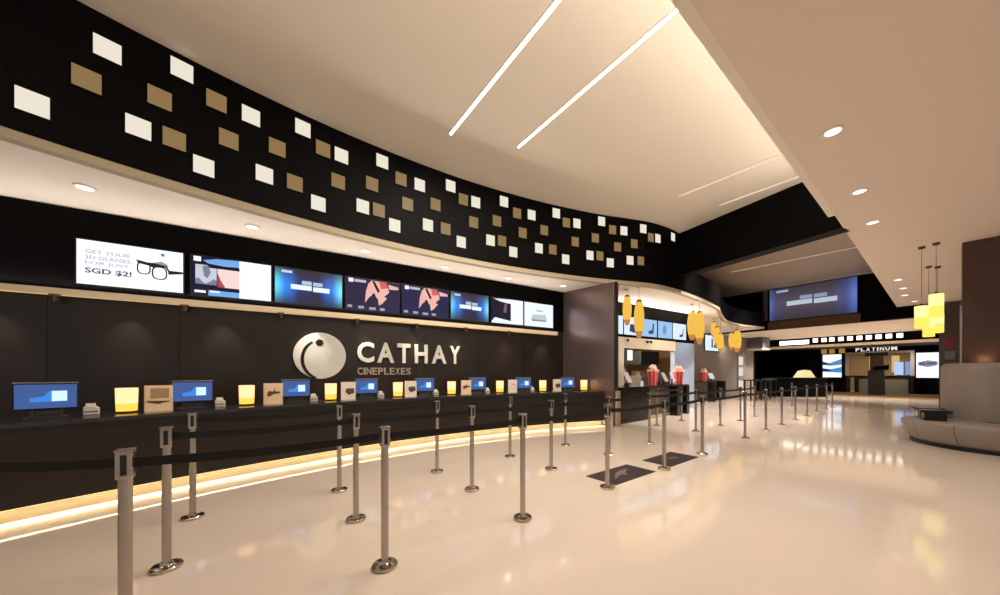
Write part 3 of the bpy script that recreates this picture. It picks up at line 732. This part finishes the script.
# kitchen fittings
def wl(t, d): return wall(t,d)
p = wl(13.1,-2.2)
t = thing('kitchen_shelf', 'cream shelving unit with boxes inside the kitchen hatch', 'shelf', (p.x,p.y,0), WA)
MB().box(-.9,.9,-.3,.3,0,1.05).build('cabinet', M_cream, t, bevel=.01)
for z in (1.3,1.6): MB().box(-.85,.85,-.25,.28,z,z+.04).build('shelf', M_white, t)
for x in (-.85,.82): MB().box(x,x+.04,-.25,.28,1.05,1.64).build('upright', M_white, t)
for k in range(6):
    p = wl(12.45+.24*k,-2.15)
    o = MB().box(-.09,.09,-.09,.09,0,.18+.03*(k%3)).build('storage_box', [M_cream,M_white,M_tan][k%3], bevel=.006, loc=(p.x,p.y,1.64), rot=WA)
    tag(o, '%s storage box on the kitchen shelf, %s from the left' % (['cream','white','tan'][k%3], ORD[k]), 'box', 'boxes on the kitchen shelf')
p = wl(14.9,-1.5)
t = thing('kitchen_machine', 'dark tall machine with a steel hood at the right of the hatch', 'machine', (p.x,p.y,0), WA)
MB().box(-.5,.55,-.45,.45,0,1.3).build('body', pbr('oven_steel',(96,90,84),.4,metal=.5), t, bevel=.02)
MB().box(-.6,.6,-.5,.5,1.75,2.3).build('hood', M_slot, t, bevel=.02)
MB().box(-.25,.25,-.2,.2,1.3,1.5).build('tray', M_steel, t)
p = wl(11.95,.30)
t = thing('upright_screen', 'small white square screen on a dark pole by the hatch', 'screen', (p.x,p.y,0), WA)
MB().lathe([(0,0),(.12,0),(.12,.02),(.018,.03),(.018,1.9),(0,1.9)],16).build('pole', M_slot, t, smooth=True)
MB().box(-.11,.11,-.03,.02,1.82,2.16).build('panel', emis('lit_panel',(250,244,236),1.), t, bevel=.01)
p = wl(12.1,-.35)
t = thing('drinks_machine', 'pale drinks machine at the left of the kitchen hatch', 'machine', (p.x,p.y,0), WA)
MB().box(-.2,.25,-.25,.25,0,1.05).build('cabinet', M_slot, t, bevel=.01)
MB().box(-.16,.22,-.2,.2,1.05,1.55).build('body', pbr('machine_lilac',(190,184,190),.45), t, bevel=.015)
MB().box(-.1,.16,-.21,-.19,1.15,1.4).build('front', M_dkgrey, t)
for tt in (12.3,13.6,14.9): light('hatch_fill', 'SPOT', (*wall(tt,.75),H_S-.03), 26, LC, direction=(WN.x*.5,WN.y*.5,-1), spot_size=1.9, spot_blend=.9, shadow_soft_size=.06)  # added spots without fixtures, brighten the cream lintel
light('kitchen_fill', 'AREA', (*wl(13.3,-1.1),2.7), 150, (1,.88,.7), shape='DISK', size=.8)  # unseen light added to fill the kitchen interior
for k, tt in enumerate((12.1,13.15,13.35)):
    p = wl(tt,.12)
    t = thing('track_spot', 'small dark spotlight on the cream lintel over the hatch, %s from the left' % ORD[k], 'spotlight', (p.x,p.y,2.52), WA, 'spotlights on the hatch lintel')
    MB().box(-.02,.02,.0,.08,.0,.03).build('arm', M_slot, t)
    MB().lathe([(0,-.06),(.03,-.06),(.035,.02),(0,.03)],12).build('lamp_head', M_slot, t, smooth=True)

# elongated yellow pendants under the soffit
ban = [(3.33,9.44,2.76,3.62,.12),(3.56,9.16,2.36,3.43,.13),(6.25,11.4,2.54,3.57,.14),(6.25,10.95,2.36,3.46,.14),(8.85,14.4,2.95,3.66,.115),(8.73,14.0,2.51,3.39,.125),(8.5,13.42,2.26,3.04,.115),(11.0,16.5,2.56,3.46,.11),(10.95,16.0,2.43,3.54,.16)]
blab = ['shorter of the pair nearest the wing wall','longer of the pair nearest the wing wall','left one of the second pair from the wing wall','right one of the second pair from the wing wall','highest of the three in the middle of the row','middle one of the three past the second pair','lowest of the three past the second pair','thin one of the last pair','wide one of the last pair']
for (x,y,z0,z1,r), bl in zip(ban, blab):
    t = thing('pendant_lamp', 'long ribbed yellow hanging lamp, '+bl, 'pendant lamp', (x,y,z0), 0, 'long yellow lamps over the concession counter')
    h = z1-z0
    def prof(k0,k1,n=7): return [(max(.02,r*math.sin(PI*(.08+.82*k))**.72), k*h) for k in [k0+(k1-k0)*i/n for i in range(n+1)]]
    sh = MB(); n = 20
    def ribbed(k0,k1):
        m = MB().lathe(prof(k0,k1), n)
        out = []
        for (vx,vy,vz) in m.v:
            a = math.atan2(vy,vx); s = 1+.07*math.cos(a*10); out.append((vx*s,vy*s,vz))
        m.v = out; return m
    s1 = ribbed(.17,.93).build('shade', E_ban, t, smooth=True)
    ribbed(0,.17).build('shade_tip', E_ban2, s1, smooth=True)
    MB().lathe([(.02,h),(r*.45,h*.985),(r*.62,h*.93),(r*.55,h*.92),(0,h*.92)],16).build('cap', M_brass, t, smooth=True)
    MB().tube((0,0,h*.97),(0,0,H_S+.01-z0),.006,6).build('cord', M_steel, t)
    MB().lathe([(0,H_S-.03-z0),(.06,H_S-.03-z0),(.07,H_S+.005-z0),(0,H_S+.01-z0)],16).build('ceiling_rose', M_white, t, smooth=True)
light('concession_soffit_fill', 'AREA', (*wall(13.6,.16),3.34), 30, (1,.93,.88), shape='RECTANGLE', size=5, size_y=.06).rotation_euler = (PI+.45,0,WA)  # added upward light without a fixture, brightens the concession soffit
for q in ((6.6,9.4),(8.4,11.4),(10.8,13.6),(12.6,15.6)): light('recess_fill', 'SPOT', (q[0],q[1],H_REC-.05), 1300, (1,.9,.8), direction=(-.1,.1,-1), spot_size=1.5, spot_blend=1., shadow_soft_size=.05)  # fill spots added without fixtures to brighten the concession floor
for q in ((4.1,9.6),(6.1,11.4),(9.6,15.9)):
    light('concession_fill', 'SPOT', (q[0],q[1],H_S-.05), 90, (1,.86,.7), direction=(0,0,-1), spot_size=2., spot_blend=.8, shadow_soft_size=.1)  # added soffit light with no downlight here, for a brighter concession
light('grey_wall_spot', 'SPOT', (13.2,19.7,3.6), 70, (1,.9,.78), direction=(.0,.5,-.55), spot_size=1.2, spot_blend=1., shadow_soft_size=.05)
light('blue_panel_fill', 'SPOT', (*wall(15.6,.9),3.5), 75, (.85,.9,1), direction=(WN.x*.5,WN.y*.5,-.9), spot_size=1.2, spot_blend=1., shadow_soft_size=.05)  # bluish spot added to brighten the panel beside the hatch

# cylinder pendants by the banquette
pen = None
for (x,y,zt,lab) in [(9.5,7.4,3.15,'highest cylinder'),(9.46,7.63,2.93,'left cylinder'),(11.35,9.0,2.89,'lowest cylinder'),(11.62,9.02,3.0,'right cylinder, behind the highest one')]:
    zb = zt-.51
    t = thing('pendant_lamp', 'yellow drum shaped hanging lamp near the banquette, '+lab, 'pendant lamp', (x,y,zb), 0, 'yellow drum lamps by the banquette')
    s1 = MB().lathe([(.108,.24),(.11,.51),(.10,.51),(0,.50)],28).build('shade', E_pent, t, smooth=True)
    MB().lathe([(0,.005),(.106,0),(.108,.24),(0,.24)],28).build('shade_lower_glow', E_penb, s1, smooth=True)  # smooth lamp glow painted as a second, yellower lower half
    MB().lathe([(0,.50),(.03,.50),(.025,.56),(0,.56)],12).build('socket', M_slot, t, smooth=True)
    MB().tube((0,0,.55),(0,0,H_R-zb),.005,6).build('cord', M_steel, t)
    MB().lathe([(0,H_R-.05-zb),(.05,H_R-.05-zb),(.06,H_R-zb),(0,H_R-zb)],16).build('ceiling_rose', pbr('rose_bronze',(92,74,56),.4,metal=.5), t, smooth=True)

# ------------------------------------------------------------------ wide screen on the fascia
c = FP(-2.85,.02)
t, y = tv('wide blue screen with white bars high on the dark fascia', (c.x,c.y,4.24), PA, 3.3, 1.66, screen_grad('wide_picture',[(0,(80,96,150)),(.10,(72,70,98)),(.25,(74,68,78)),(.72,(76,68,80)),(.87,(70,74,118)),(1,(88,110,186))],1.,.5), None, 'wide_screen', 'screen', .03, .08)
bars(t, y, 3.3, 1.66, '_wide')
fr = thing('screen_surround', 'pale frame lines around the wide blue screen', 'frame', (c.x,c.y,0), PA)
MB().box(-1.95,1.72,-.06,-.02,5.98,6.03).box(-1.95,-1.75,-.06,-.02,4.3,5.95).build('frame_bar', pbr('surround_taupe',(88,78,68),.5), fr)

# film strip fascia with lit squares
ff = thing('lightbox_fascia', 'black film strip fascia with a row of lit white squares', 'illuminated sign', (*PP(0),0), PA)
MB().box(-7.05,1.0,-.02,.3,3.27,H_F-.01).build('panel', M_black, ff)
MB().box(-7.05,1.0,-.06,.3,3.12,3.27).build('cream_edge', M_cream, ff)
MB().box(-6.02,-5.30,-.05,-.02,3.36,3.63).build('long_lit_panel', emis('long_panel_glow',(255,244,228),2.6), ff)
MB().box(-5.28,-4.48,-.05,-.02,3.36,3.63).build('long_lit_panel', _m['long_panel_glow'], ff)
for l in (-4.16,-3.75,-3.38,-2.97,-2.57,-2.17,-1.78,-1.39,-.99,-.58):
    MB().box(l-.118,l+.118,-.05,-.02,3.44,3.68).build('lit_square', emis('film_square_glow',(255,244,226),2.3), ff)
ps = thing('lounge_sign', 'white lettered sign over the lounge opening', 'sign', (*QP(0,.05),0), PA)
MB().box(-1.5,1.6,-.03,.045,3.02,3.34).build('backing', M_black, ps)
xs = -1.22
for ch in 'PLATINUM':
    w = {'I':.07,'M':.27}.get(ch,.2)
    text_part('letter', ch, emis('sign_letter',(235,226,214),.9), ps, (xs,xs+w,3.05,3.33), -.03, .03, .03); xs += w+.07
fo = thing('lounge_opening', 'white framed opening of the far lounge with a pale counter below', 'opening', (*QP(0),0), PA)
MB().box(-1.78,1.58,-.1,-.001,2.86,3.0).box(-1.78,-1.6,-.1,-.001,1.25,2.86).box(1.4,1.58,-.1,-.001,1.25,2.86).build('frame', pbr('white_frame',(226,216,206),.5), fo)
MB().box(-1.75,1.55,-.15,.4,1.12,1.25).build('counter_top', M_slot, fo)
MB().box(-1.3,1.35,-.05,.3,0,1.12).build('counter_front', pbr('counter_sage',(150,140,122),.5), fo)
for x in (-1.6,-1.15,1.45): MB().box(x-.11,x+.11,-.35,-.1,0,1.25).build('leg', M_slot, fo)
for k, (x0, x1) in enumerate(((-.9,-.4),(.3,.7))): MB().box(x0,x1,3.9,3.98,1.5,2.8).build('lit_panel', emis('lounge_panel',(222,188,132),.75), fo)
for k, (l, w) in enumerate(((.85,.42),(1.3,.3))):
    p = QP(l,-.6); tt = thing('lounge_screen', 'pale blue screen standing inside the far lounge opening, the %s one' % ('wider','narrower')[k], 'screen', (p.x,p.y,1.25), PA)
    MB().box(-w/2,w/2,-.03,.03,.05,.98).build('panel', emis('lounge_blue_%d'%k,[(176,204,240),(120,150,205)][k],.9), tt); MB().box(-.1,.1,-.1,.1,0,.05).build('foot', M_slot, tt)
kp = thing('podium', 'dark brown ticket podium with a hooded pillar before the lounge', 'podium', (23.95,21.7,0), PA)
MB().box(-.36,.36,-.28,.28,0,1.62).build('body', pbr('podium_brown',(40,26,20),.4), kp, bevel=.02)
MB().box(-.3,.3,0,.25,1.62,2.55).build('pillar', pbr('pillar_brown',(96,74,66),.5), kp)
MB().box(-.5,.5,-.2,.35,2.55,2.77).build('hood', M_slot, kp)
MB().add([(-.1,-.3,1.62),(.55,-.3,1.62),(.55,.1,1.68),(-.1,.1,1.68),(-.1,-.3,1.66),(.55,-.3,1.66),(.55,.1,1.95),(-.1,.1,1.95)],[(3,2,1,0),(4,5,6,7),(0,1,5,4),(1,2,6,5),(2,3,7,6),(3,0,4,7)]).build('reading_top', M_slot, kp)
# portrait screens either side
c = QP(-2.45,.45)
bd = thing('display_cabinet', 'dark cabinet holding the portrait screen left of the lounge opening', 'cabinet', (c.x,c.y,0), PA)
MB().box(-.64,.64,.005,.44,0,3.0).build('body', M_black, bd)
t, y = tv('portrait screen with blue and white waves left of the lounge opening', (c.x,c.y,1.12), PA, 1.05, 1.75, E_white, None, 'portrait_screen', 'screen', .05)
gfx(t, emis('wave_blue',(70,130,190),1.), y, 1.05, 1.75, polys=[[(0,.70),(.35,.62),(1,.80),(1,.55),(.4,.5),(0,.55)],[(0,.40),(.45,.36),(1,.45),(1,.2),(.5,.22),(0,.25)]])
gfx(t, emis('wave_navy',(24,40,70),1.), y-.001, 1.05, 1.75, polys=[[(0,.70),(.3,.62),(.5,.6),(.2,.56),(0,.55)],[(0,.40),(.35,.34),(.5,.3),(.2,.26),(0,.25)]])
c = QP(2.15,.1)
t, y = tv('portrait white screen with a grey picture right of the lounge opening', (c.x,c.y,1.12), PA, .98, 1.68, E_white, None, 'portrait_screen', 'screen', .06)
gfx(t, emis('wave_grey',(128,136,152),1.), y, .98, 1.68, polys=[[(.08,.62),(.5,.70),(.92,.64),(.92,.5),(.5,.42),(.08,.5)]])
gfx(t, E_inkd, y-.001, .98, 1.68, quads=[(.14,.4,.5,.62),(.45,.85,.52,.62)])
for k, l in enumerate((-2.9,-2.45,-1.9)):
    c = QP(l,.5); o = MB().box(-.16,.16,-.03,0,0,.55).build('gold_panel', emis('gold_glow',(200,150,70),.5), loc=(c.x,c.y,2.95), rot=PA)
    tag(o, 'small gold lit panel above the left portrait screen, %s from the left' % ORD[k], 'panel', 'gold panels over the portrait screen')

# dark reception counter with the lit display, and bar tables
rc = thing('reception_counter', 'long black reception counter far back behind the belt posts', 'counter', (17.4,20.3,0), math.radians(-8))
MB().box(-1.5,1.5,-.4,.4,0,1.08).build('body', M_black, rc, bevel=.02); MB().box(-1.55,1.55,-.45,.45,1.08,1.14).build('top', M_blackg, rc)
dp = thing('lit_display', 'small tent shaped lit cream display on the black reception counter', 'display', (17.9,20.2,1.14), math.radians(-8))
MB().xzprism([(-.62,0),(.0,0),(.0,.48),(-.34,.42)],-.02,.02).build('left_face', emis('tent_glow',(250,228,176),.9), dp)
MB().xzprism([(.03,0),(.62,0),(.34,.44),(.03,.48)],-.02,.02).build('right_face', emis('tent_glow2',(246,216,150),.95), dp)
MB().box(-.64,.64,-.1,.1,0,.02).build('base', M_slot, dp)
for k, (x, y) in enumerate([(12.6,17.2),(13.9,18.3),(15.0,19.3)]):
    t = thing('bar_table', 'black high bar table near the far grey wall, %s from the left' % ORD[k], 'table', (x,y,0), .6, 'bar tables')
    MB().box(-.45,.45,-.3,.3,1.02,1.07).build('tabletop', M_slot, t)
    for sx in (-.38,.38):
        for sy in (-.24,.24): MB().box(sx-.03,sx+.03,sy-.03,sy+.03,0,1.02).build('leg', M_slot, t)
    MB().box(-.38,.38,-.02,.02,.3,.34).build('rail', M_slot, t)
# small panels on the taupe pier
for k, (l, z, mat, lab) in enumerate([(1.38,2.45,pbr('sign_red',(120,42,32),.5),'small red sign on the taupe wall behind the banquette'),(1.40,1.95,pbr('sign_grey',(112,108,110),.5),'small grey plate on the taupe wall under the red sign')]):
    c = FP(l,.02); o = MB().box(-.13,.13,-.02,.02,0,.34).build('wall_plate', mat, loc=(c.x,c.y,z), rot=PA, bevel=.004)
    tag(o, lab, 'sign')
for l, d in ((-5,1.2),(-2.5,1.2),(0,1.2),(-5.5,3),(-3,3.2),(-.5,3)): light('far_fill', 'SPOT', (*PP(l,d),3.72), 400, (1,.88,.74), direction=(0,0,-1), spot_size=2.2, spot_blend=.8, shadow_soft_size=.1)  # added unseen spots lighting the far floor and cream ceiling
for l in (-2.6,-.2,1.6): light('lounge_front_fill', 'SPOT', (*QP(l,1.6),3.25), 90, LC, direction=(.35,.27,-1), spot_size=2.2, spot_blend=.9, shadow_soft_size=.05)  # fixtureless spots added to light the lounge facade
for l in (-1.5,1.0): light('lounge_fill', 'AREA', (*QP(l,-2),3.2), 40, (1,.82,.6), shape='DISK', size=.6)  # unseen lights added inside the lounge

# ------------------------------------------------------------------ banquette
bx, by = 9.2, 6.1
bq = thing('banquette', 'round taupe leather banquette with a tall rounded back', 'sofa', (bx,by,0), 0)
MB().lathe([(0,0),(1.19,0),(1.19,.07),(0,.07)],60).build('plinth', M_slot, bq)
for s0 in range(0,360,30):
    a0, a1 = math.radians(s0+8.25), math.radians(s0+37.75)
    MB().lathe([(.3,.07),(1.17,.07),(1.22,.12),(1.31,.38),(1.305,.43),(1.26,.455),(.3,.46)],12,a0=a0,a1=a1).build('seat_cushion', M_leather, bq, smooth=True)
MB().lathe([(0,.45),(.60,.45),(.60,1.45),(.585,1.54),(.54,1.585),(0,1.60)],48,.4,.55).build('backrest', M_leather, bq, smooth=True)
for k, (px, py, lab) in enumerate([(8.36,6.55,'low black side table on the banquette seat, nearer one'),(8.78,6.96,'low black side table on the banquette seat, farther one by the backrest')]):
    t = thing('side_table', lab, 'table', (px,py,.462), math.radians(-40), 'side tables on the banquette')
    MB().box(-.14,.14,-.11,.11,0,.15).build('base', M_blackg, t, bevel=.006)
    MB().box(-.20,.20,-.15,.15,.15,.20).build('table_top', M_blackg, t, bevel=.006)
light('wood_uplight', 'SPOT', (9.98,6.95,1.66), 4, (1,.45,.16), direction=(.6,.45,.6), spot_size=2.2, spot_blend=1., shadow_soft_size=.1)

# ------------------------------------------------------------------ world, camera, view
w = bpy.data.worlds.new('world'); sc.world = w; w.use_nodes = True
w.node_tree.nodes['Background'].inputs[0].default_value = (1,.92,.85,1)
w.node_tree.nodes['Background'].inputs[1].default_value = .42
cam = bpy.data.cameras.new('camera'); co = bpy.data.objects.new('camera', cam); COL.objects.link(co)
co.location = (0,0,1.37); co.rotation_euler = (PI/2,0,0)
cam.sensor_width = 36.; cam.sensor_fit = 'HORIZONTAL'; cam.lens = 36*332/1000
cam.shift_x = -.010; cam.shift_y = .0765; cam.clip_start = .05; cam.clip_end = 200
sc.camera = co
sc.view_settings.view_transform = 'Standard'; sc.view_settings.look = 'None'
sc.view_settings.exposure = .25; sc.view_settings.gamma = 1.; sc.view_settings.use_curve_mapping = False
sc.cycles.use_denoising = True
sc.cycles.max_bounces = 8; sc.cycles.diffuse_bounces = 4; sc.cycles.glossy_bounces = 4
sc.cycles.sample_clamp_indirect = 4.
